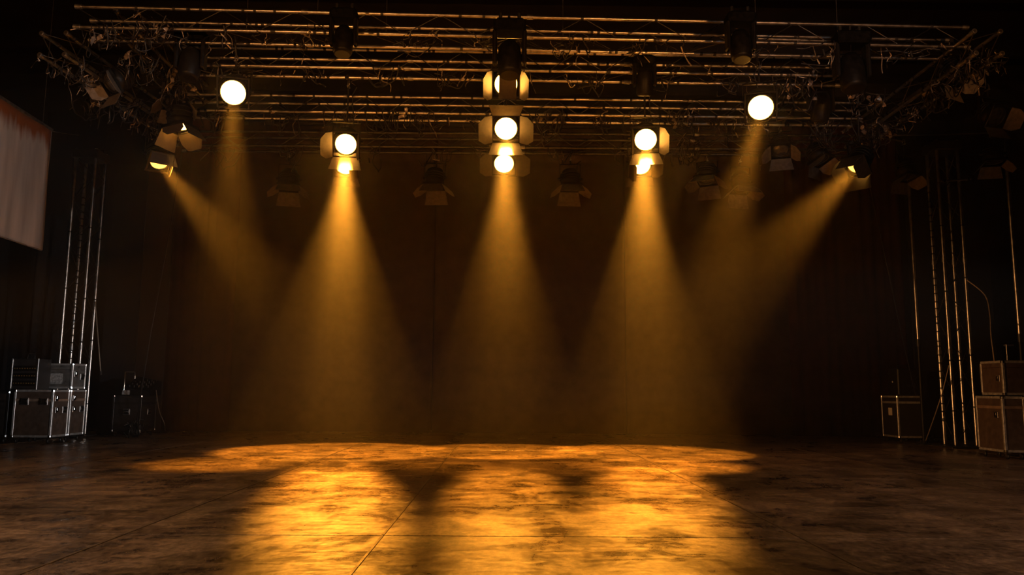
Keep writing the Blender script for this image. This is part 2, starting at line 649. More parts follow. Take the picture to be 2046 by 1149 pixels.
def rod_matrix(a, b):
    a, b = Vector(a), Vector(b)
    q = (b - a).to_track_quat('Z', 'Y')
    return Matrix.Translation(a) @ q.to_matrix().to_4x4()


def rod(name, a, b, r, parent, material='alu', n=8):
    """a tube from a to b; alike tubes share one mesh"""
    ln = round((Vector(b) - Vector(a)).length, 2)
    key = (name, ln, r, material, n)
    if key not in BRACE_CACHE:
        BRACE_CACHE[key] = MB().tube((0, 0, 0), (0, 0, ln), r, n).mesh(name, M[material])
    return place(name, BRACE_CACHE[key], parent, mtx=rod_matrix(a, b))


def box_truss(name, label, a, b, w, h, side=Vector((0, 1, 0)), up=Vector((0, 0, 1)), group=None, bay=0.45,
              tube=0.026, faces=('front', 'back', 'bottom'), cat='truss', bands=14, sleeves=3.0, material='alu'):
    """a and b: ends of the corner chord; the box grows w along side and h against up"""
    a, b = Vector(a), Vector(b)
    ax = (b - a)
    L_ = ax.length
    ax.normalize()
    side = (side - ax * side.dot(ax)).normalized()
    up = (up - ax * up.dot(ax)).normalized()
    root = thing(name, label, cat, a, group=group)
    c = {'ft': Vector(), 'fb': -up * h, 'bt': side * w, 'bb': side * w - up * h}
    for k, off in c.items():
        rod('chord', off, off + ax * L_, tube, root, material, 12)
        CHORDS.append((a + off, a + off + ax * L_))
    pair = {'front': ('ft', 'fb'), 'back': ('bt', 'bb'), 'bottom': ('fb', 'bb'), 'top': ('ft', 'bt')}
    n = max(2, int(L_ / bay))
    for fc in faces:
        k0, k1 = pair[fc]
        for i in range(n):
            t0, t1 = i / n * L_, (i + 1) / n * L_
            if i % 2:
                k0_, k1_ = k1, k0
            else:
                k0_, k1_ = k0, k1
            rod('brace', c[k0_] + ax * t0, c[k1_] + ax * t1, 0.008, root, 'brace', 6)
    # joint sleeves where two lengths of truss are pinned together
    ns = max(1, int(L_ / sleeves))
    sl = MB().tube((0, 0, -0.045), (0, 0, 0.045), tube * 1.35, 12).mesh('joint_sleeve', M['alu_dull'])
    for i in range(ns + 1):
        t = min(max(0.05, i / ns * L_), L_ - 0.05)
        for off in c.values():
            place('joint_sleeve', sl, root, mtx=rod_matrix(off + ax * t, off + ax * (t + 1)))
    bd = MB().tube((0, 0, -0.02), (0, 0, 0.02), tube * 1.12, 10).mesh('tape_band', M['black_tape'])
    for k, off in c.items():
        for i in range(bands):
            t = random.uniform(0.1, L_ - 0.1)
            place('tape_band', bd, root, mtx=rod_matrix(off + ax * t, off + ax * (t + 1)))
    return root


ZT = 6.2
T1a, T1b = H(150, 13, ZT + 0.15), H(1935, 55, ZT + 0.15)
T2a, T2b = H(365, 93, ZT), H(1700, 116, ZT)
T3a, T3b = H(345, 188, ZT), H(1720, 206, ZT)
T4a, T4b = H(350, 262, ZT), H(1740, 272, ZT)
box_truss('lighting_truss', 'front lighting truss, topmost long tubes spanning the whole grid', T1a, T1b, 0.42, 0.30, bay=0.5, bands=18)
box_truss('lighting_truss', 'second lighting truss, four long tubes behind the white hot outer lamps', T2a, T2b, 0.38, 0.29, bay=0.42, bands=20)
box_truss('lighting_truss', 'third lighting truss, tubes just above the paired middle lamps', T3a, T3b, 0.38, 0.29, bay=0.42, bands=20)
box_truss('lighting_truss', 'rear lighting truss, darkest tubes above the unlit row of lamps', T4a, T4b, 0.38, 0.29, bay=0.42, bands=8, material='brace')  # darker tube colour stands in for the dimness at the rear of the grid
# loose pipes between the trusses
pipes = [(H(470, 62, ZT + .05), H(655, 64, ZT + .05), 'short loose pipe between the first and second truss, left of the middle'),
         (H(715, 66, ZT + .05), H(1180, 78, ZT + .05), 'long loose pipe between the first and second truss, above the central lamps'),
         (H(1485, 76, ZT + .05), H(1700, 84, ZT + .05), 'short loose pipe between the first and second truss, above the right outer lamp')]
for a, b, lab in pipes:
    root = thing('hanging_pipe', lab, 'pipe', a)
    rod('tube', Vector(), b - a, 0.024, root, 'alu', 12)
    for t in (0.12, 0.88):
        q = (b - a) * t
        rod('suspension_wire', q, q + Vector((0, 0, 1.9)), 0.004, root, 'alu_dull', 5)
        MB().box(q, (0.05, 0.06, 0.07), bev=0.01).build('clamp', M['handle_dark'], root)
# side trusses running up the stage
SLa, SLb = H(82, 66, 6.05), H(335, 243, 6.05)
box_truss('side_truss', 'left side truss receding from the top left corner towards the tilted lamp', SLa, SLb, 0.36, 0.32,
          side=Vector((1, 0, 0)), bay=0.4, bands=10, faces=('front', 'back', 'bottom', 'top'))
SRa, SRb = H(2000, 62, 6.05), H(1725, 262, 6.05)
box_truss('side_truss', 'right side truss receding from the top right corner towards the right tilted lamp', SRa, SRb, 0.36, 0.32,
          side=Vector((-1, 0, 0)), bay=0.4, bands=14, faces=('front', 'back', 'bottom', 'top'))
SL2a, SL2b = H(230, 20, 6.5), H(380, 170, 6.5)
box_truss('side_truss', 'inner left side truss under the ceiling, behind the crumpled cables', SL2a, SL2b, 0.3, 0.3,
          side=Vector((1, 0, 0)), bay=0.4, bands=8, faces=('front', 'back', 'bottom'))


# towers
def tower(label, px, Y, w, d, top, tilt=0.0):
    x0 = P(px, 705, Y).x
    root = thing('truss_tower', label, 'truss tower', (x0, Y, 0))
    c = {'a': Vector((0, 0, 0)), 'b': Vector((w, 0, 0)), 'c': Vector((0, d, 0)), 'd': Vector((w, d, 0))}
    for off in c.values():
        rod('leg', off + Vector((0, 0, 0.06)), off + Vector((0, 0, top)), 0.034, root, 'alu', 14)
    for k0, k1 in (('a', 'b'), ('c', 'd'), ('a', 'c'), ('b', 'd')):
        n = int(top / 0.5)
        for i in range(n):
            z0, z1 = 0.1 + i * 0.5, 0.1 + (i + 1) * 0.5
            if i % 2:
                rod('brace', c[k1] + Vector((0, 0, z0)), c[k0] + Vector((0, 0, z1)), 0.008, root, 'brace', 6)
            else:
                rod('brace', c[k0] + Vector((0, 0, z0)), c[k1] + Vector((0, 0, z1)), 0.008, root, 'brace', 6)
    MB().box((w / 2, d / 2, 0.03), (w + 0.35, d + 0.35, 0.03), bev=0.006).build('base_plate', M['handle_dark'], root)
    hd = MB()
    hd.box((w / 2, d / 2, top - 0.12), (w + 0.14, d + 0.14, 0.2), bev=0.02)
    hd.tube((w / 2 - 0.3, d / 2, top), (w / 2 + 0.3, d / 2, top), 0.05, 10)
    hd.build('head_block', M['handle_dark'], root)
    sl = MB().tube((0, 0, -0.05), (0, 0, 0.05), 0.043, 12).mesh('joint_sleeve', M['alu_dull'])
    for off in c.values():
        for z in (1.9, 3.75, 5.3):
            place('joint_sleeve', sl, root, off + Vector((0, 0, z)))
    bd = MB().tube((0, 0, -0.014), (0, 0, 0.014), 0.037, 10).mesh('tape_band', M['black_tape'])
    for k, off in c.items():
        cnt = 30 if k in ('c',) else 4
        for i in range(cnt):
            place('tape_band', bd, root, off + Vector((0, 0, 0.5 + (top - 1.4) * (i + random.random() * 0.4) / cnt)))
    return root


TWL = tower('tall aluminium truss tower behind the grey top case on the left', 120, 16.6, 0.43, 0.42, 6.25)
TWR = tower('tall aluminium truss tower on the right, its legs beside the brown flight case', 1898, 15.4, 0.42, 0.38, 6.25)


def pole(label, px_b, px_t, Y, z1, lean=0):
    b, t = P(px_b, 700, Y), P(px_b, 700, Y)
    root = thing('standing_pole', label, 'pole', (b.x, Y, 0))
    rod('tube', (0, 0, 2.1), (0, 0, z1), 0.038, root, 'alu', 14)
    rod('painted_lower_tube', (0, 0, 0.03), (0, 0, 2.12), 0.034, root, 'black_paint', 14)
    MB().lathe([(0.0, 0.0), (0.2, 0.0), (0.2, 0.012), (0.05, 0.03), (0.03, 0.1), (0.03, 0.16)], 18).build('base_plate', M['handle_dark'], root)
    MB().tube((0, 0, 2.05), (0, 0, 2.2), 0.045, 12).build('collar', M['handle_dark'], root)
    return root


pole('single upright pole left of the right truss tower, before the black masking board', 1836, 1822, 16.4, 5.9)
pole('upright pole close to the right picture border, right of the tower', 2040, 2025, 14.6, 6.0)
tw = thing('tower_crossbar', 'short bright bar clamped across the right tower at mid height', 'bar', P(1880, 362, 15.35))
q = P(1940, 358, 15.35) - P(1880, 362, 15.35)
rod('tube', Vector(), q, 0.02, tw, 'alu', 10)
for t in (0.1, 0.9):
    MB().box(q * t, (0.06, 0.07, 0.07), bev=0.01).build('clamp', M['chrome'], tw)


# ------------------------------------------------------------------ lamps
def lamp(name, label, px, py, dia, Y=None, r=0.15, tilt=35, pan=0, lit=True, doors=None, hang=0.55, beam=None,
         lens='lens_hot', door_mat='door_paint', depth=0.36, cat='stage light', group=None, bw=1.0, ztruss=None, fins=True):
    """doors: dict side -> opening angle from the lens plane in degrees (90 = straight ahead); tilt from straight down
    towards the audience, pan about the vertical"""
    if Y is None:
        Y = r * 2 / dia * F_PX * 0.985
    lp = P(px, py, Y)
    rot = Matrix.Rotation(R(pan), 4, 'Z') @ Matrix.Rotation(R(-tilt), 4, 'X')   # local -Z is the beam
    axis = (rot @ Vector((0, 0, -1, 0))).to_3d()
    piv = lp - axis * (depth * 0.45)
    top = ztruss if ztruss else piv.z + hang
    root = thing(name, label, cat, piv, group=group)
    B = rot.copy()
    B.translation = lp - piv                     # lens centre in root space
    # housing, open at the lens
    hb = MB()
    hb.lathe([(r * 1.02, -0.01), (r * 1.16, -0.012), (r * 1.18, 0.03), (r * 1.22, 0.035), (r * 1.24, 0.10), (r * 1.18, depth * 0.7),
              (r * 0.98, depth * 0.93), (r * 0.55, depth), (0.0, depth)], 28, B)
    hb.build('housing', M['black_paint'], root)
    if fins:
        for k in range(3):
            z = 0.12 + k * (depth - 0.2) / 3
            MB().lathe([(r * 1.20, z), (r * 1.31, z + 0.004), (r * 1.31, z + 0.014), (r * 1.19, z + 0.02)], 28, B).build('cooling_fin', M['black_paint'], root)
    # lens: a shallow dome
    prof = [(r * math.sin(t), -0.035 * math.cos(t) / 1.0 + 0.004) for t in [math.pi / 2 * (1 - i / 7) for i in range(8)]]
    lb = MB().lathe(prof, 32)
    lo = place('lens', lb.mesh('lens', M[lens if lit else 'lens_off']), root, mtx=B)
    MB().lathe([(r * 0.99, -0.004), (r * 1.03, -0.022), (r * 1.10, -0.02), (r * 1.12, -0.004)], 32, B).build('lens_ring', M['handle_dark'], root)
    # square colour frame slot
    s = r * 1.24
    fr = MB()
    for (cx, cy, sx, sy) in ((0, s, 2 * s + .02, .02), (0, -s, 2 * s + .02, .02), (s, 0, .02, 2 * s), (-s, 0, .02, 2 * s)):
        fr.box((cx, cy, -0.02), (sx, sy, 0.03), B)
    fr.build('filter_frame', M['black_paint'], root)
    # yoke: two arms, crossbar, hook clamp
    yr = r * 1.34
    arm_top = max(top - 0.10 - piv.z, r * 1.5)
    px_ax = Matrix.Rotation(R(pan), 3, 'Z') @ Vector((1, 0, 0))
    py_ax = Matrix.Rotation(R(pan), 3, 'Z') @ Vector((0, 1, 0))
    yk_h = min(arm_top, r * 1.9)
    RZ = Matrix.Rotation(R(pan), 4, 'Z')
    for sgn in (-1, 1):
        MB().box((sgn * yr, 0, yk_h / 2 - 0.02), (0.008, 0.045, yk_h + 0.02), RZ).build('yoke_arm', M['black_paint'], root)
        MB().tube(px_ax * (sgn * (yr - 0.03)), px_ax * (sgn * (yr + 0.04)), 0.024, 12).build('tilt_knob', M['handle_dark'], root)
    MB().box((0, 0, yk_h), (2 * yr + 0.008, 0.045, 0.008), RZ).build('yoke_bar', M['black_paint'], root)
    MB().tube((0, 0, yk_h), (0, 0, arm_top), 0.014, 8).build('spigot', M['handle_dark'], root)
    ck = MB()
    ck.path([(0.0, -0.045, arm_top), (0, -0.05, arm_top + 0.05), (0, -0.03, arm_top + 0.10), (0, 0.01, arm_top + 0.115), (0, 0.045, arm_top + 0.09), (0, 0.05, arm_top + 0.05)], 0.010, 6)
    ck.box((0, 0, arm_top + 0.005), (0.04, 0.11, 0.02), None, 0.004)
    ck.build('hook_clamp', M['alu_dull'], root)
    hook = Vector((0, 0, arm_top + 0.10))
    nc_ = nearest_chord(piv + hook) - piv
    if (nc_ - hook).length > 0.03:
        MB().tube(hook - Vector((0, 0, 0.03)), nc_, 0.016, 8).build('drop_arm', M['handle_dark'], root)
        MB().box(nc_, (0.05, 0.07, 0.07), bev=0.01).build('clamp', M['handle_dark'], root)
    # power tail
    pts = [B @ Vector((0, 0.0, depth - 0.02))]
    e = Vector((0.08 + random.uniform(-.2, .2), 0.05, arm_top + 0.02))
    for i in range(1, 8):
        t = i / 8
        p = pts[0].lerp(e, t)
        p.z -= math.sin(t * math.pi) * random.uniform(0.03, 0.14)
        p.x += math.sin(t * 5) * 0.05
        pts.append(p)
    pts.append(e)
    MB().path(pts, 0.008, 6).build('power_cable', M['rubber'], root)
    # barn doors
    if doors:
        ring = MB()
        for (cx, cy, sx, sy) in ((0, s, 2 * s + .05, .03), (0, -s, 2 * s + .05, .03), (s, 0, .03, 2 * s), (-s, 0, .03, 2 * s)):
            ring.box((cx, cy, -0.045), (sx, sy, 0.012), B)
        ring.build('barn_door_frame', M['black_paint'], root)
        for side, dv in doors.items():
            ang, length = dv[:2]
            wf, xo = (dv[2], dv[3]) if len(dv) > 2 else (1.0, 0.0)
            ln = length * r
            w0, w1 = s * 0.98 * wf, s * wf * (1.25 if side in 'TB' and wf == 1.0 else 0.62 if wf == 1.0 else 0.9)
            poly = [(-w0, 0), (w0, 0), (w1, ln), (-w1, ln)]
            if side in 'LR':
                poly = [(-w0, 0), (w0, 0), (w0 * 1.02, ln * 0.55), (w1, ln), (-w1, ln), (-w0 * 1.02, ln * 0.55)]
            az = {'B': 0, 'R': -90, 'T': 180, 'L': 90}[side]
            # flap: local +Y is outward from the frame edge, rotated towards -Z by the opening
            Mx = B @ Matrix.Rotation(R(az), 4, 'Z') @ Matrix.Translation((xo * r, s, -0.052)) @ Matrix.Rotation(R(-ang), 4, 'X')
            MB().plate(poly, 0.004, Mx).build('barn_door', M[door_mat], root)
    if lit and beam:
        half, power, atilt, apan, blend = beam[:5]
        d = bpy.data.lights.new('lamp_beam', 'SPOT')
        d.energy = power * BEAM_W
        d.color = beam[5] if len(beam) > 5 else AMBER
        d.spot_size = R(2 * half)
        d.spot_blend = blend
        d.shadow_soft_size = 0.09
        o = bpy.data.objects.new('lamp_beam', d)
        lrot = Matrix.Rotation(R(apan), 4, 'Z') @ Matrix.Rotation(R(-atilt), 4, 'X')
        lrot.translation = B @ Vector((0, 0, -0.075))
        o.parent = root
        o.matrix_local = lrot
        if len(beam) > 6:                      # side barn doors trim this beam to a narrow oval
            o.scale = (beam[6], 1, 1)
        COL.objects.link(o)
    return root


# tilts: from straight down towards the audience.  doors: side -> (opening, length in radii)
NAME = 'fresnel_spotlight'
lamp('can_spotlight', 'glowing round lamp at upper left, no barn doors, second truss', 466, 185, 49, tilt=60, pan=14, r=0.172,
     beam=(15, 0.8, -8, 0, 1.0), depth=0.42, ztruss=ZT - .3)
lamp(NAME, 'glowing lamp left of centre with bright open barn doors below it', 691, 288, 42, tilt=58, pan=8, r=0.16,
     doors={'L': (50, 1.6), 'B': (62, 1.7), 'R': (95, 1.5)}, beam=(39, 1.7, 23, 12, 0.85, AMBER, 0.19), ztruss=ZT - .3)
lamp(NAME, 'mostly hidden glowing lamp behind the barn doors of the left centre lamp', 690, 331, 38, tilt=46, pan=5, r=0.17,
     doors={'T': (40, 1.0), 'R': (112, 1.7), 'B': (20, 1.0)}, beam=(23.5, 0.80, -1, 0, 0.3), ztruss=ZT - .3)
lamp(NAME, 'top central lamp, its lens covered by a black flap with a bright sliver left', 1011, 168, 46, tilt=56, r=0.17,
     doors={'L': (62, 1.6), 'R': (62, 1.6), 'B': (160, 2.4, 0.66, 0.15)}, beam=None, ztruss=ZT - .2)
lamp(NAME, 'middle of the three central lamps, glowing, with dull amber barn doors open around it', 1011, 257, 45, tilt=58, r=0.17,
     doors={'L': (45, 1.7), 'R': (45, 1.7), 'B': (70, 1.9), 'T': (30, 1.2)}, beam=(39, 1.0, 23, 1, 0.85, AMBER, 0.17), ztruss=ZT - .3)
lamp(NAME, 'lowest of the three central lamps, glowing above the middle beam', 1007, 327, 39, tilt=52, r=0.175,
     doors={'L': (15, 1.3), 'R': (15, 1.5), 'T': (20, 1.1)}, beam=(20, 0.70, -4, 0, 0.35), ztruss=ZT - .3)
lamp(NAME, 'glowing lamp right of centre with amber flap under it and one at its right', 1290, 279, 44, tilt=58, pan=-8, r=0.165,
     doors={'R': (60, 1.6), 'B': (66, 1.6), 'L': (100, 1.0)}, beam=(39, 1.15, 23, -11, 0.85, AMBER, 0.20), ztruss=ZT - .3)
lamp(NAME, 'half hidden glowing lamp under the right centre lamp, beside a black flap', 1280, 331, 38, tilt=48, pan=-6, r=0.17,
     doors={'L': (112, 1.9), 'R': (15, 1.1), 'B': (20, 1.0)}, beam=(21.5, 0.78, -3, 0, 0.3), ztruss=ZT - .3)
lamp('can_spotlight', 'glowing round lamp at upper right, no barn doors, short bright beam', 1520, 215, 50, tilt=58, pan=-15, r=0.176,
     beam=(15, 1.0, 17, -122, 1.0), depth=0.42, ztruss=ZT - .3)
lamp(NAME, 'tilted lamp at far left throwing its beam towards the right', 319, 322, 38, tilt=48, pan=42, r=0.15, Y=13.0,
     lens='lens_side', doors={'T': (122, 1.5), 'R': (100, 1.5)}, beam=(14, 0.45, 44, 80, 0.8), ztruss=5.85, depth=0.44)
lamp(NAME, 'tilted lamp at far right, lens hidden by a black flap, beam falling left', 1712, 330, 38, tilt=46, pan=-48, r=0.15, Y=12.6,
     lens='lens_side', doors={'T': (100, 1.5), 'B': (70, 2.0), 'R': (125, 1.6), 'L': (62, 1.8)}, beam=(16, 0.36, 46, -80, 0.8), ztruss=5.85, depth=0.44)
lamp(NAME, 'second tilted lamp at left with two glowing amber flaps', 360, 252, 36, tilt=8, pan=75, r=0.16, Y=12.5,
     lens='lens_hot', doors={'B': (66, 1.9), 'R': (58, 1.9), 'T': (60, 1.6), 'L': (100, 0.8)}, beam=None, ztruss=5.95, depth=0.44)
# unlit lamps, rear row
rear = [(577, 372, 'first unlit lamp from the left in the rear row, square flaps'),
        (868, 370, 'unlit rear lamp with three spread flaps, between left and middle beams'),
        (1140, 372, 'unlit rear lamp with dim flaps, between middle and right beams'),
        (1412, 358, 'unlit rear lamp with tall amber flap, just right of the right centre beam'),
        (1482, 376, 'rightmost unlit lamp of the rear row, wide dull flap under it')]
for k, (px, py, lab) in enumerate(rear):
    lamp('unlit_fresnel', lab, px, py, 30, tilt=[12, 8, 10, 20, 14][k], pan=[14, -6, 4, -30, 10][k], r=0.16, Y=15.6, lit=False,
         doors={'L': (38, 1.7), 'R': (38, 1.7), 'B': (72, 1.8), 'T': (60, 1.4)}, door_mat='door_bare', ztruss=ZT - .3)
# unlit lamps on the side trusses
side = [(222, 165, 11.4, 50, -35, 'unlit lamp with pale grey flaps on the left side truss'),
        (348, 205, 12.6, 20, 30, 'unlit lamp with pale flaps above the second tilted left lamp'),
        (1912, 150, 11.0, 40, 30, 'unlit lamp with olive flap on the right side truss'),
        (1990, 232, 12.0, 55, 15, 'unlit lamp with grey flaps close to the right picture border'),
        (1812, 352, 14.8, 12, 20, 'unlit lamp with dull flaps left of the right tower'),
        (1985, 322, 14.4, 5, -15, 'small unlit lamp hanging right of the right tower'),
        (1640, 318, 14.0, 25, 40, 'unlit lamp among tangled cables left of the right tilted lamp'),
        (1560, 300, 14.2, 30, -20, 'unlit lamp in the dark below the upper right glowing lamp')]
for px, py, Y, ti, pa, lab in side:
    lamp('unlit_fresnel', lab, px, py, 30, tilt=ti, pan=pa, r=0.145, Y=Y, lit=False,
         doors={'L': (45, 1.6), 'R': (45, 1.6), 'B': (65, 1.6)}, door_mat='door_bare', ztruss=min(6.1, P(px, py, Y).z + 0.75), depth=0.34)


def moving_head(label, px, py, Y, s=1.0, tilt=-10):
    """big black unlit lamp: yoke base on the truss, two arms, barrel"""
    p = P(px, py, Y)
    root = thing('moving_head', label, 'stage light', p)
    MB().box((0, 0, 0.42 * s), (0.42 * s, 0.30 * s, 0.16 * s), bev=0.03).build('base', M['matte_black'], root)
    for g in (-1, 1):
        MB().box((g * 0.19 * s, 0, 0.15 * s), (0.06 * s, 0.16 * s, 0.46 * s), bev=0.02).build('yoke_arm', M['black_paint'], root)
        MB().tube((g * 0.12 * s, 0, 0.5 * s), (g * 0.12 * s, 0, 0.62 * s), 0.025, 8).build('hook_clamp', M['handle_dark'], root)
    hk = Vector((0, 0, 0.6 * s))
    nc_ = nearest_chord(p + hk) - p
    MB().tube(hk - Vector((0, 0, 0.1 * s)), nc_, 0.018, 8).build('drop_arm', M['handle_dark'], root)
    Rm = Matrix.Rotation(R(tilt), 4, 'X')
    MB().lathe([(0, -0.24 * s), (0.13 * s, -0.24 * s), (0.15 * s, -0.20 * s), (0.155 * s, 0.02), (0.14 * s, 0.16 * s), (0.09 * s, 0.24 * s), (0, 0.25 * s)], 24, Rm).build('barrel', M['black_paint'], root)
    MB().lathe([(0, -0.245 * s), (0.115 * s, -0.247 * s)], 24, Rm).build('lens', M['black_paint'], root)
    return root


moving_head('big black unlit moving lamp between the left side truss and the upper left glowing lamp', 380, 128, 10.8, 1.0)
moving_head('black unlit moving lamp on the front truss above the left centre lamp', 686, 82, 9.9, 0.85)
moving_head('black unlit moving lamp right above the three central lamps', 1018, 118, 10.0, 1.05)
moving_head('black unlit moving lamp on the front truss above the right outer glowing lamp', 1480, 92, 9.9, 0.9)
moving_head('big black unlit moving lamp right of the upper right glowing lamp', 1702, 145, 10.6, 1.15)
moving_head('black unlit moving lamp under the third truss, right of the upper right glowing lamp', 1640, 215, 12.0, 0.95, 20)
moving_head('black unlit moving lamp in front of the second truss, above the right centre lamp', 1288, 165, 11.2, 0.8, 15)


# ------------------------------------------------------------------ cables and tape on the grid
def wobble(a, b, n, sag, jit):
    pts = []
    for i in range(n + 1):
        t = i / n
        p = Vector(a).lerp(Vector(b), t)
        p.z -= sag * math.sin(math.pi * t)
        if 0 < i < n:
            p += Vector((random.gauss(0, jit), random.gauss(0, jit), random.gauss(0, jit)))
        pts.append(p)
    # smooth once (Catmull-Rom, two inner points)
    out = []
    for i in range(len(pts) - 1):
        p0, p1, p2, p3 = pts[max(i - 1, 0)], pts[i], pts[i + 1], pts[min(i + 2, len(pts) - 1)]
        for t in (0, 0.34, 0.67):
            out.append(0.5 * ((2 * p1) + (p2 - p0) * t + (2 * p0 - 5 * p1 + 4 * p2 - p3) * t * t + (3 * p1 - p0 - 3 * p2 + p3) * t ** 3))
    out.append(pts[-1])
    return out


def ribbon(mb, pts, w, twist):
    vs_, fs = [], []
    n = len(pts)
    for i, p in enumerate(pts):
        d = (pts[min(i + 1, n - 1)] - pts[max(i - 1, 0)]).normalized()
        a, b = basis(d)
        t = twist * i / n
        s = (a * math.cos(t) + b * math.sin(t)) * (w / 2)
        vs_ += [p - s, p + s]
    for i in range(n - 1):
        fs.append((2 * i, 2 * i + 1, 2 * i + 3, 2 * i + 2))
    mb.add(vs_, fs, None, True)


ORD = ['first', 'second', 'third', 'fourth', 'fifth', 'sixth', 'seventh', 'eighth', 'ninth', 'tenth', 'eleventh', 'twelfth',
       'thirteenth', 'fourteenth', 'fifteenth', 'sixteenth']


def tangle(label, p, w, drop, ncab, ntape, group=None, wide=0.018):
    root = thing('cable_tangle', label, 'cables', p, group=group)
    for k in range(ncab):
        a = Vector((random.uniform(-w, w), random.uniform(-0.15, 0.25), random.uniform(-0.05, 0.05)))
        b = Vector((random.uniform(-w, w), random.uniform(-0.15, 0.25), random.uniform(-0.25, 0.02)))
        MB().path(wobble(a, b, 5, random.uniform(0.1, 1) * drop, 0.035), random.choice((0.006, 0.008, 0.011)), 5).build('cable', M['rubber'], root)
    for k in range(ntape):
        a = Vector((random.uniform(-w, w), random.uniform(-0.2, 0.1), random.uniform(-0.1, 0.03)))
        b = a + Vector((random.uniform(-0.18, 0.18), random.uniform(-0.1, 0.1), -random.uniform(0.05, 0.42)))
        mb = MB()
        ribbon(mb, wobble(a, b, 4, 0.0, 0.03), random.choice((0.005, 0.008, 0.012, wide)), random.uniform(-6, 6))
        o = mb.build('tape_tail', M['tape'], root)
    nc_ = nearest_chord(Vector(p), False) - Vector(p)
    MB().path(wobble(Vector(), nc_, 3, 0.02, 0.01) if nc_.length > 0.05 else [Vector((-0.03, 0, 0)), nc_ + Vector((0.03, 0, 0))], 0.012, 6).build('tie_cord', M['rubber'], root)
    cn = MB().tube(Vector((0.0, 0, -drop * 0.6)), Vector((0.02, 0, -drop * 0.6 - 0.09)), 0.018, 8)
    cn.build('connector', M['handle_dark'], root)
    return root


def row(a, b, n, desc, w, drop, nc, nt, t0=0.03, t1=0.97):
    for i in range(n):
        t = t0 + (t1 - t0) * (i + 0.5) / n + random.uniform(-0.015, 0.015)
        p = Vector(a).lerp(Vector(b), t)
        tangle('%s cable tangle from the left %s' % (ORD[i], desc), p + Vector((0, 0.02, -0.29)), w, drop, nc, nt)


row(T1a, T1b, 10, 'drooping along the front truss', 0.42, 0.14, 5, 5)
row(T2a, T2b, 9, 'drooping along the second truss', 0.35, 0.22, 5, 4)
row(T3a, T3b, 12, 'hanging from the third truss', 0.34, 0.42, 6, 4)
row(T4a, T4b, 10, 'hanging from the rear truss', 0.34, 0.40, 5, 3)
for i in range(7):
    t = (i + 0.5) / 7
    tangle('%s cable tangle along the left side truss, counted from the near end' % ORD[i], SLa.lerp(SLb, t) + Vector((0.15, 0, -0.25)), 0.3, 0.28, 6, 7)
for i in range(7):
    t = (i + 0.5) / 7
    tangle('%s cable tangle along the right side truss, counted from the near end' % ORD[i], SRa.lerp(SRb, t) + Vector((-0.15, 0, -0.25)), 0.3, 0.34, 6, 7)
for i, (px, py, Y, lab) in enumerate([
        (285, 120, 11.0, 'crumpled cables and pale tape left of the big black moving lamp'),
        (330, 150, 11.4, 'crumpled cables just left below the big black moving lamp'),
        (300, 60, 10.2, 'cables bunched under the front truss at upper left'),
        (355, 185, 12.3, 'bunched cables above the second tilted left lamp'),
        (180, 215, 13.5, 'cables bunched at the head of the left truss tower'),
        (200, 70, 10.3, 'cables bunched at the left end of the front truss'),
        (1730, 200, 12.5, 'cable bunch dropping beside the big black moving lamp at right'),
        (1745, 260, 13.0, 'twisted cable bunch above the right tilted lamp'),
        (1660, 270, 13.4, 'cable bunch between the upper right lamp and right tilted lamp'),
        (1360, 235, 12.8, 'cable bunch hanging right of the right centre lamp'),
        (1385, 290, 13.2, 'long dangling cables below right of the right centre lamp'),
        (790, 235, 12.8, 'cable bunch hanging right of the left centre lamp'),
        (1100, 240, 12.8, 'cable bunch hanging right of the three central lamps'),
        (1600, 165, 11.5, 'cable loops hanging from the second truss by the upper right lamp'),
        (1880, 190, 12.0, 'loose cables under the right side truss'),
        (1960, 120, 10.5, 'loose cables at the top right corner of the grid')]):
    tangle(lab, P(px, py - 15, Y), 0.28, 0.4, 7, 8, wide=0.055)


def single_cable(label, pts, r=0.009, n=7, material='rubber'):
    root = thing('hanging_cable', label, 'cable', pts[0])
    o0 = Vector(pts[0])
    q = []
    P_ = [Vector(p) - o0 for p in pts]
    for i in range(len(P_) - 1):
        p0, p1, p2, p3 = P_[max(i - 1, 0)], P_[i], P_[i + 1], P_[min(i + 2, len(P_) - 1)]
        for k in range(5):
            t = k / 5
            q.append(0.5 * ((2 * p1) + (p2 - p0) * t + (2 * p0 - 5 * p1 + 4 * p2 - p3) * t * t + (3 * p1 - p0 - 3 * p2 + p3) * t ** 3))
    q.append(P_[-1])
    MB().path(q, r, n).build('cable', M[material], root)
    MB().tube(q[-1] - Vector((0, 0, 0.0)), q[-1] + (q[-1] - q[-2]).normalized() * 0.08, r * 2, 8).build('connector', M['handle_dark'], root)
    return root


M['cable_tan'] = mat('tan_rubber', (0.30, 0.24, 0.18), 0.4, noise=(20, 0.7, 1.2))
g = G(1848, 888)
single_cable('tan cable slanting down from the right truss tower to the floor',
             [P(1896, 730, 15.3), P(1884, 780, 15.35), P(1868, 830, 15.6), (g.x, g.y, 0.02)], 0.010, material='cable_tan')
single_cable('pale curved cable standing off the right tower beside the small top case',
             [(TWR.location.x + 0.42, 15.37, P(1950, 560, 15.4).z), P(1968, 590, 15.1), P(1978, 630, 14.6), P(1980, 668, 14.1), (8.7, 13.75, P(2005, 720, 13.2).z)], 0.011, material='cable_tan')
single_cable('thin cable hanging between the left tower and the black board',
             [(TWL.location.x + 0.43, 17.02, P(196, 600, 17).z), P(193, 640, 16.7), P(197, 690, 16.3), P(201, 742, 16.2)], 0.012, material='cable_tan')
single_cable('thin cable trailing to the floor at the left side curtain',
             [P(312, 780, 17.2), P(318, 820, 17.0), P(328, 845, 16.9), tuple(G(334, 864)), tuple(G(365, 866) + Vector((0, 0, 0.01)))], 0.008, material='cable_tan')
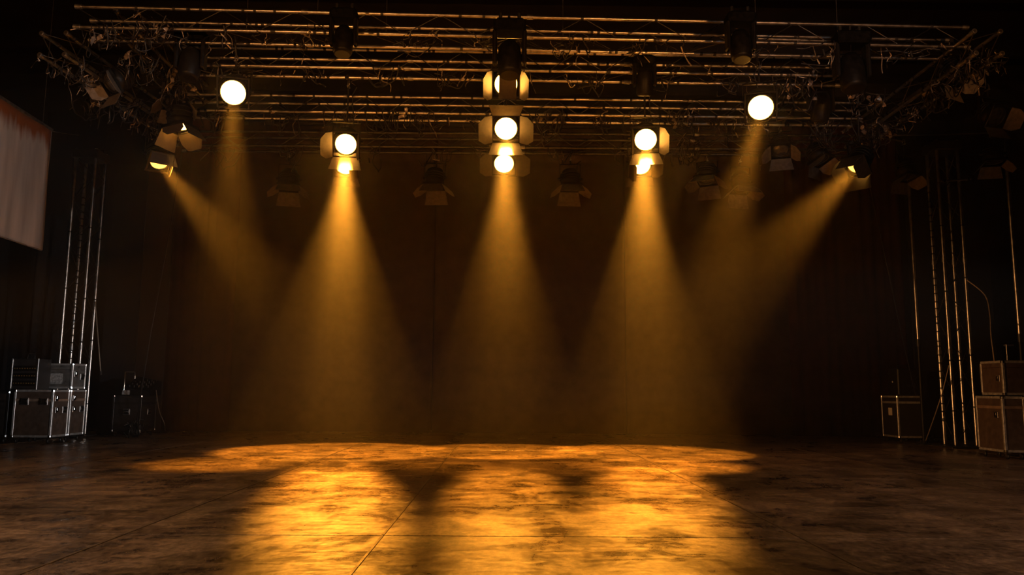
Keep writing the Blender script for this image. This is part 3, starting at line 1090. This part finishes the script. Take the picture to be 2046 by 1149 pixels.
single_cable('thin tie line from the hanging screen corner to the left tower', [P(103, 262, 13.4), P(125, 266, 15.0), (TWL.location.x, 16.6, P(140, 270, 16.6).z)], 0.006, material='cable_tan')

# ------------------------------------------------------------------ hanging screen at the left
sx = P(103, 262, 13.4).x
z_top = P(103, 262, 13.4).z
z_bot = P(88, 500, 13.4).z
sroot = thing('hanging_screen', 'grey rust stained cloth screen hanging at the left border', 'screen', (sx, 13.4, z_top), R(3.5))
nv = 24
vs_, fs = [], []
hgt = z_top - z_bot
for k in range(nv + 1):
    for i in range(nv + 1):
        u, t = i / nv, k / nv
        vs_.append((0.03 * math.sin(u * 9 + t * 2) * t + 0.015 * math.sin(u * 23), -4.2 * u, -hgt * t))
for k in range(nv):
    for i in range(nv):
        a = k * (nv + 1) + i
        fs.append((a, a + 1, a + nv + 2, a + nv + 1))
cl = MB().add(vs_, fs, None, True).build('cloth', M['screen'], sroot)
cl.modifiers.new('thickness', 'SOLIDIFY').thickness = 0.006
MB().box((0, -2.1, 0.02), (0.05, 4.24, 0.05), bev=0.008).build('top_batten', M['alu_dull'], sroot)
MB().tube((0.0, 0.01, -hgt), (0.0, -4.2, -hgt), 0.012, 8).build('bottom_hem', M['tape'], sroot)
MB().tube((0.0, 0.0, 0), (0.0, 0.0, -hgt), 0.007, 6).build('side_hem', M['tape'], sroot)
for y in (-0.3, -3.9):
    rod('suspension_wire', (0, y, 0.04), (0, y, 3.0), 0.004, sroot, 'alu_dull', 5)


# ------------------------------------------------------------------ flight cases
def flight_case(name, label, x, y, z, w, d, h, rz=0, body='laminate', wheels=True, lid=0.22, handles=(), latches=(), lab=None,
                trim='case_trim', band=True, group=None, extra=None):
    """w along X, d along Y; origin at the near bottom corner centre; returns the root"""
    root = thing(name, label, 'flight case', (x, y, z), rz, group)
    wz = 0.115 if wheels else 0.02
    hb = h - wz
    zl = wz + hb * (1 - lid)
    MB().box((0, 0, wz + hb * (1 - lid) / 2), (w - 0.016, d - 0.016, hb * (1 - lid) - 0.006)).build('body', M[body], root)
    MB().box((0, 0, zl + hb * lid / 2), (w - 0.016, d - 0.016, hb * lid - 0.006)).build('lid', M[body], root)
    if band:
        bm_ = MB()
        for s_ in (-1, 1):
            bm_.box((s_ * (w / 2 - 0.006), 0, zl), (0.012, d - 0.04, 0.045))
            bm_.box((0, s_ * (d / 2 - 0.006), zl), (w - 0.04, 0.012, 0.045))
        bm_.build('lid_valance', M['lid_band'] if body == 'laminate' else M[trim], root)
    t = 0.040
    for sx_ in (-1, 1):
        for sy_ in (-1, 1):
            MB().box((sx_ * (w / 2 - t / 2 + 0.002), sy_ * (d / 2 - t / 2 + 0.002), wz + hb / 2), (t, t, hb - 0.03), bev=0.004).build('edge_trim', M[trim], root)
            for zz in (wz + t / 2, h - t / 2):
                MB().box((sx_ * (w / 2 - 0.022), sy_ * (d / 2 - 0.022), zz), (0.062, 0.062, 0.062), bev=0.016).build('ball_corner', M['chrome'], root)
    for zz in (wz + t / 2, h - t / 2):
        for s_ in (-1, 1):
            MB().box((0, s_ * (d / 2 - t / 2 + 0.002), zz), (w - 0.04, t, t), bev=0.004).build('edge_trim', M[trim], root)
            MB().box((s_ * (w / 2 - t / 2 + 0.002), 0, zz), (t, d - 0.04, t), bev=0.004).build('edge_trim', M[trim], root)

    def on_face(face, u, zz, mb, nm, mt, lab_=None):
        """u along the face, local plate built in XZ facing -Y"""
        if face == 'F':
            mx = Matrix.Translation((u, -d / 2, zz))
        elif face == 'R':
            mx = Matrix.Translation((w / 2, u, zz)) @ Matrix.Rotation(R(90), 4, 'Z')
        elif face == 'L':
            mx = Matrix.Translation((-w / 2, u, zz)) @ Matrix.Rotation(R(-90), 4, 'Z')
        o = place(nm, mb.mesh(nm, M[mt]), root, mtx=mx)
        if lab_:
            o['label'] = lab_
        return o
    for face, u, zz in handles:
        o = on_face(face, u, zz, MB().box((0, -0.004, 0), (0.15, 0.014, 0.13), bev=0.004), 'handle_dish', 'alu_dull')
        mb = MB()
        mb.box((0, -0.013, 0.0), (0.12, 0.006, 0.10))
        c = place('dish_recess', mb.mesh('dish_recess', M['black_paint']), o)
        mb = MB().tube((-0.055, -0.024, 0.01), (0.055, -0.024, 0.01), 0.009, 8)
        mb.box((-0.055, -0.016, 0.01), (0.012, 0.02, 0.06))
        mb.box((0.055, -0.016, 0.01), (0.012, 0.02, 0.06))
        place('handle', mb.mesh('handle', M['chrome']), o)
    for face, u, zz in latches:
        o = on_face(face, u, zz, MB().box((0, -0.004, 0), (0.10, 0.014, 0.11), bev=0.004), 'latch_dish', 'alu_dull')
        mb = MB().box((0, -0.013, 0), (0.075, 0.006, 0.085))
        place('dish_recess', mb.mesh('dish_recess', M['black_paint']), o)
        mb = MB().box((0, -0.02, 0.012), (0.045, 0.012, 0.05), bev=0.004).box((0, -0.026, -0.012), (0.05, 0.006, 0.012))
        place('butterfly_latch', mb.mesh('butterfly_latch', M['chrome']), o)
    if lab:
        face, u, zz, sw, sh, mt = lab
        on_face(face, u, zz, MB().box((0, -0.004, 0), (sw, 0.006, sh)), 'sticker', mt)
    if wheels:
        for sx_ in (-1, 1):
            for sy_ in (-1, 1):
                cx, cy = sx_ * (w / 2 - 0.07), sy_ * (d / 2 - 0.07)
                f = MB().box((0, 0, 0.106), (0.085, 0.085, 0.012)).box((-0.022, 0, 0.07), (0.005, 0.05, 0.07)).box((0.022, 0, 0.07), (0.005, 0.05, 0.07))
                c = place('castor', f.mesh('castor', M['chrome']), root, (cx, cy, 0))
                wm = MB()
                Rw = Matrix.Translation((0, 0, 0.046)) @ Matrix.Rotation(R(90), 4, 'Y')
                wm.lathe([(0, -0.016), (0.036, -0.016), (0.045, -0.010), (0.045, 0.010), (0.036, 0.016), (0, 0.016)], 18, Rw)
                place('wheel', wm.mesh('wheel', M['rubber']), c)
    else:
        for sx_ in (-1, 1):
            for sy_ in (-1, 1):
                MB().lathe([(0, 0), (0.02, 0), (0.024, 0.022), (0, 0.022)], 10, Matrix.Translation((sx_ * (w / 2 - 0.05), sy_ * (d / 2 - 0.05), 0))).build('rubber_foot', M['rubber'], root)
    return root


# left group: the near corner of the front case is at pixel (99, 886)
g = G(99, 887)
WL, DL = 0.74, 0.56
HL = P(99, 779, g.y).z
XA, YA = g.x - WL / 2, g.y + DL / 2
flight_case('flight_case', 'front left flight case with bright corner edge, wheels on stage floor', XA, YA, 0, WL, DL, HL,
            handles=[('R', 0.12, 0.62 * HL), ('F', -0.16, 0.78 * HL), ('F', 0.2, 0.78 * HL)], latches=[('R', -0.14, 0.62 * HL), ('R', -0.17, 0.84 * HL)])
YB = YA + DL + 0.06
flight_case('flight_case', 'flight case directly behind the front left one, nearer the left tower', XA - 0.01, YB, 0, WL, DL, HL * 1.0,
            handles=[('R', 0.13, 0.62 * HL)], latches=[('R', -0.15, 0.62 * HL), ('R', -0.17, 0.84 * HL)])
flight_case('flight_case', 'dark flight case cut by the left picture border', XA - WL - 0.12, YA + 0.05, 0, WL, DL, HL * 0.97, body='laminate_black', trim='handle_dark')
# rack box with meters on top of the front case, and the small grey case beside it
zb = HL
bw = (P(77, 740, YA - 0.2).x - P(24, 740, YA - 0.2).x)
bh = P(30, 716, YA - 0.25).z - zb
rk = thing('amplifier_rack', 'black rack with brass fittings standing on the front left flight case', 'rack', (P(50, 740, YA - 0.2).x, YA, zb))
MB().box((0, 0.02, bh / 2), (bw - 0.02, 0.42, bh - 0.01), bev=0.004).build('body', M['laminate_black'], rk)
for s_ in (-1, 1):
    MB().box((s_ * (bw / 2 - 0.008), -0.2, bh / 2), (0.018, 0.018, bh), bev=0.003).build('edge_trim', M['case_trim'], rk)
for zz in (0.012, bh - 0.012):
    MB().box((0, -0.2, zz), (bw - 0.02, 0.018, 0.018), bev=0.003).build('edge_trim', M['handle_dark'], rk)
for r_, zz in enumerate((0.12, 0.26, 0.40)):
    if zz < bh - 0.06:
        pn = MB().box((0, -0.196, zz), (bw - 0.06, 0.012, 0.10), bev=0.002).build('rack_unit', M['black_paint'], rk)
        for k in range(9):
            MB().tube((-bw / 2 + 0.06 + k * (bw - 0.12) / 8, -0.202, zz), (-bw / 2 + 0.06 + k * (bw - 0.12) / 8, -0.222, zz), 0.009, 8).build('knob', M['meter'], pn)
mb = MB().path([(-0.08, -0.02, bh), (-0.075, -0.02, bh + 0.1), (0.055, -0.02, bh + 0.1), (0.06, -0.02, bh)], 0.008, 6)
mb.build('carry_handle', M['handle_dark'], rk)

gw = 0.62
gx0 = P(118, 750, YB - 0.2)
gtop = P(150, 727, YB).z
flight_case('equipment_case', 'grey metal topped case on the left flight cases under the truss tower', XA + 0.03, YB - 0.02, HL, 0.64, 0.5, gtop - HL, body='smoked',
            wheels=False, band=False, lid=0.25, latches=[('R', -0.14, 0.6 * (gtop - HL))], lab=('F', -0.02, 0.42 * (gtop - HL), 0.30, 0.2, 'grey_label'), handles=[('R', 0.1, 0.5 * (gtop - HL))])

# second left group: big dark case with gear heaped on it at x 235..310
g2 = G(250, 874)
W2, D2 = 0.62, 0.75
H2 = P(250, 790, g2.y).z
flight_case('flight_case', 'black flight case under a heap of gear before the brown masking board', g2.x - W2 / 2 + 0.25, g2.y + D2 / 2 + 0.1, 0, W2, D2, H2, body='laminate_black', trim='handle_dark',
            handles=[('R', 0.0, 0.6 * H2), ('F', 0.0, 0.6 * H2)])
gb = thing('mixing_desk', 'small dark control desk leaning on the black case left of the side curtain', 'control desk', (g2.x + 0.10, g2.y + 0.45, H2))
dk = MB().add([(-0.27, -0.3, 0), (0.27, -0.3, 0), (0.27, 0.3, 0), (-0.27, 0.3, 0), (-0.27, -0.3, 0.16), (0.27, -0.3, 0.10), (0.27, 0.3, 0.30), (-0.27, 0.3, 0.42)],
              [(3, 2, 1, 0), (4, 5, 6, 7), (0, 1, 5, 4), (1, 2, 6, 5), (2, 3, 7, 6), (3, 0, 4, 7)])
dk.build('console_body', M['black_paint'], gb)
for i in range(5):
    for j in range(4):
        MB().tube((-0.2 + 0.1 * i, -0.2 + 0.13 * j, 0.17 + 0.045 * j + 0.0), (-0.2 + 0.1 * i, -0.2 + 0.13 * j, 0.215 + 0.045 * j), 0.010, 8).build('knob', M['handle_dark'], gb)
MB().box((-0.22, -0.31, 0.06), (0.16, 0.01, 0.09)).build('display', M['grey_label'], gb)
mb = MB().path([(-0.27, -0.3, 0.1), (-0.27, -0.3, 0.5), (-0.05, -0.3, 0.5), (-0.05, -0.3, 0.36)], 0.010, 6)
mb.build('desk_lamp_frame', M['chrome'], gb)
tangle('coiled cables heaped on the floor at the foot of the black case', G(262, 876) + Vector((0, 0.2, 0.34)), 0.22, 0.28, 8, 4)
# little floor stand with a bright foot
fs_ = thing('floor_marker_stand', 'tiny white footed stand on the floor at the foot of the left side curtain', 'stand', G(392, 862))
MB().lathe([(0, 0), (0.085, 0), (0.08, 0.012), (0.015, 0.02), (0.010, 0.05), (0, 0.05)], 18).build('base', M['screw'], fs_)
MB().tube((0, 0, 0.04), (-0.05, 0, 0.16), 0.009, 8).build('stem', M['screw'], fs_)

# right group
g = G(2012, 919)
WR, DR = 0.38, 0.74
HR = P(2010, 792, g.y).z
XR, YR = g.x + WR / 2, g.y + DR / 2 + 0.02
flight_case('flight_case', 'brown flight case with amber lit edges, right foreground, latch on its side', XR, YR, 0, WR, DR, HR,
            latches=[('L', -0.20, 0.70 * HR)], handles=[], lid=0.2)
g = G(2036, 926)
flight_case('flight_case', 'flight case cut off by the right picture border', P(2027, 850, 13.15).x + 0.28, 13.15 - DR / 2, 0, 0.56, DR, HR * 0.99, latches=[('L', -0.1, 0.7 * HR)], lid=0.2)
# the small case on top of the brown one
tcx = P(2008, 750, YR).x
flight_case('equipment_case', 'small brown case standing on the right foreground flight case', 8.36 + 0.23, YR + 0.06, HR, 0.46, 0.62,
            P(2005, 720, YR - 0.3).z - HR, body='laminate', wheels=False, band=False, lid=0.2, latches=[('L', -0.18, 0.3)])
ts = thing('desk_stand', 'thin grey stand on top of the small right case', 'stand', (8.62, YR, P(2005, 720, YR - 0.3).z))
MB().tube((0, 0, 0), (0, 0, 0.26), 0.012, 8).build('stem', M['alu_dull'], ts)
MB().box((0.04, 0, 0.27), (0.14, 0.08, 0.03), bev=0.006).build('head', M['alu_dull'], ts)
MB().lathe([(0, 0), (0.06, 0), (0.055, 0.01), (0, 0.014)], 14).build('base', M['handle_dark'], ts)
# far right labelled case
g = G(1797, 886)
W3, D3 = 0.56, 0.72
H3 = P(1797, 791, g.y).z
X3, Y3 = g.x + W3 / 2, g.y + D3 / 2
flight_case('flight_case', 'dark flight case with white label, far right by the side curtain', X3, Y3, 0, W3, D3, H3, body='laminate_black',
            lab=('L', -0.05, 0.66 * H3, 0.16, 0.16, 'label_white'), lid=0.16)
b3 = thing('loudspeaker', 'black cabinet with a white dot standing on the labelled case', 'speaker', (X3 + 0.05, Y3, H3))
MB().box((0, 0, 0.3), (0.44, 0.46, 0.58), bev=0.02).build('cabinet', M['black_paint'], b3)
MB().lathe([(0, 0), (0.13, -0.02), (0.14, 0.0), (0.15, 0.0)], 24, Matrix.Translation((0, -0.235, 0.22)) @ Matrix.Rotation(R(90), 4, 'X')).build('driver', M['handle_dark'], b3)
MB().lathe([(0, 0.01), (0.018, 0.006), (0.02, 0)], 12, Matrix.Translation((-0.225, 0, 0.3)) @ Matrix.Rotation(R(-90), 4, 'Y')).build('badge', M['screw'], b3)
MB().path([(-0.1, 0, 0.59), (-0.1, 0, 0.65), (0.1, 0, 0.65), (0.1, 0, 0.59)], 0.009, 6).build('carry_handle', M['handle_dark'], b3)
fb = thing('sand_bag', 'small pale weight lying on the floor before the right tower', 'weight', G(1880, 882) + Vector((0, 0, 0.0)))
MB().box((0, 0, 0.035), (0.24, 0.14, 0.07), bev=0.02).build('bag', M['grey_label'], fb)
MB().path([(-0.05, 0, 0.06), (-0.04, 0, 0.11), (0.04, 0, 0.11), (0.05, 0, 0.06)], 0.008, 6).build('carry_handle', M['rubber'], fb)
tangle('cables coiled on the floor beside the right tower foot', G(1850, 886) + Vector((0.1, 0.2, 0.16)), 0.2, 0.12, 6, 2)
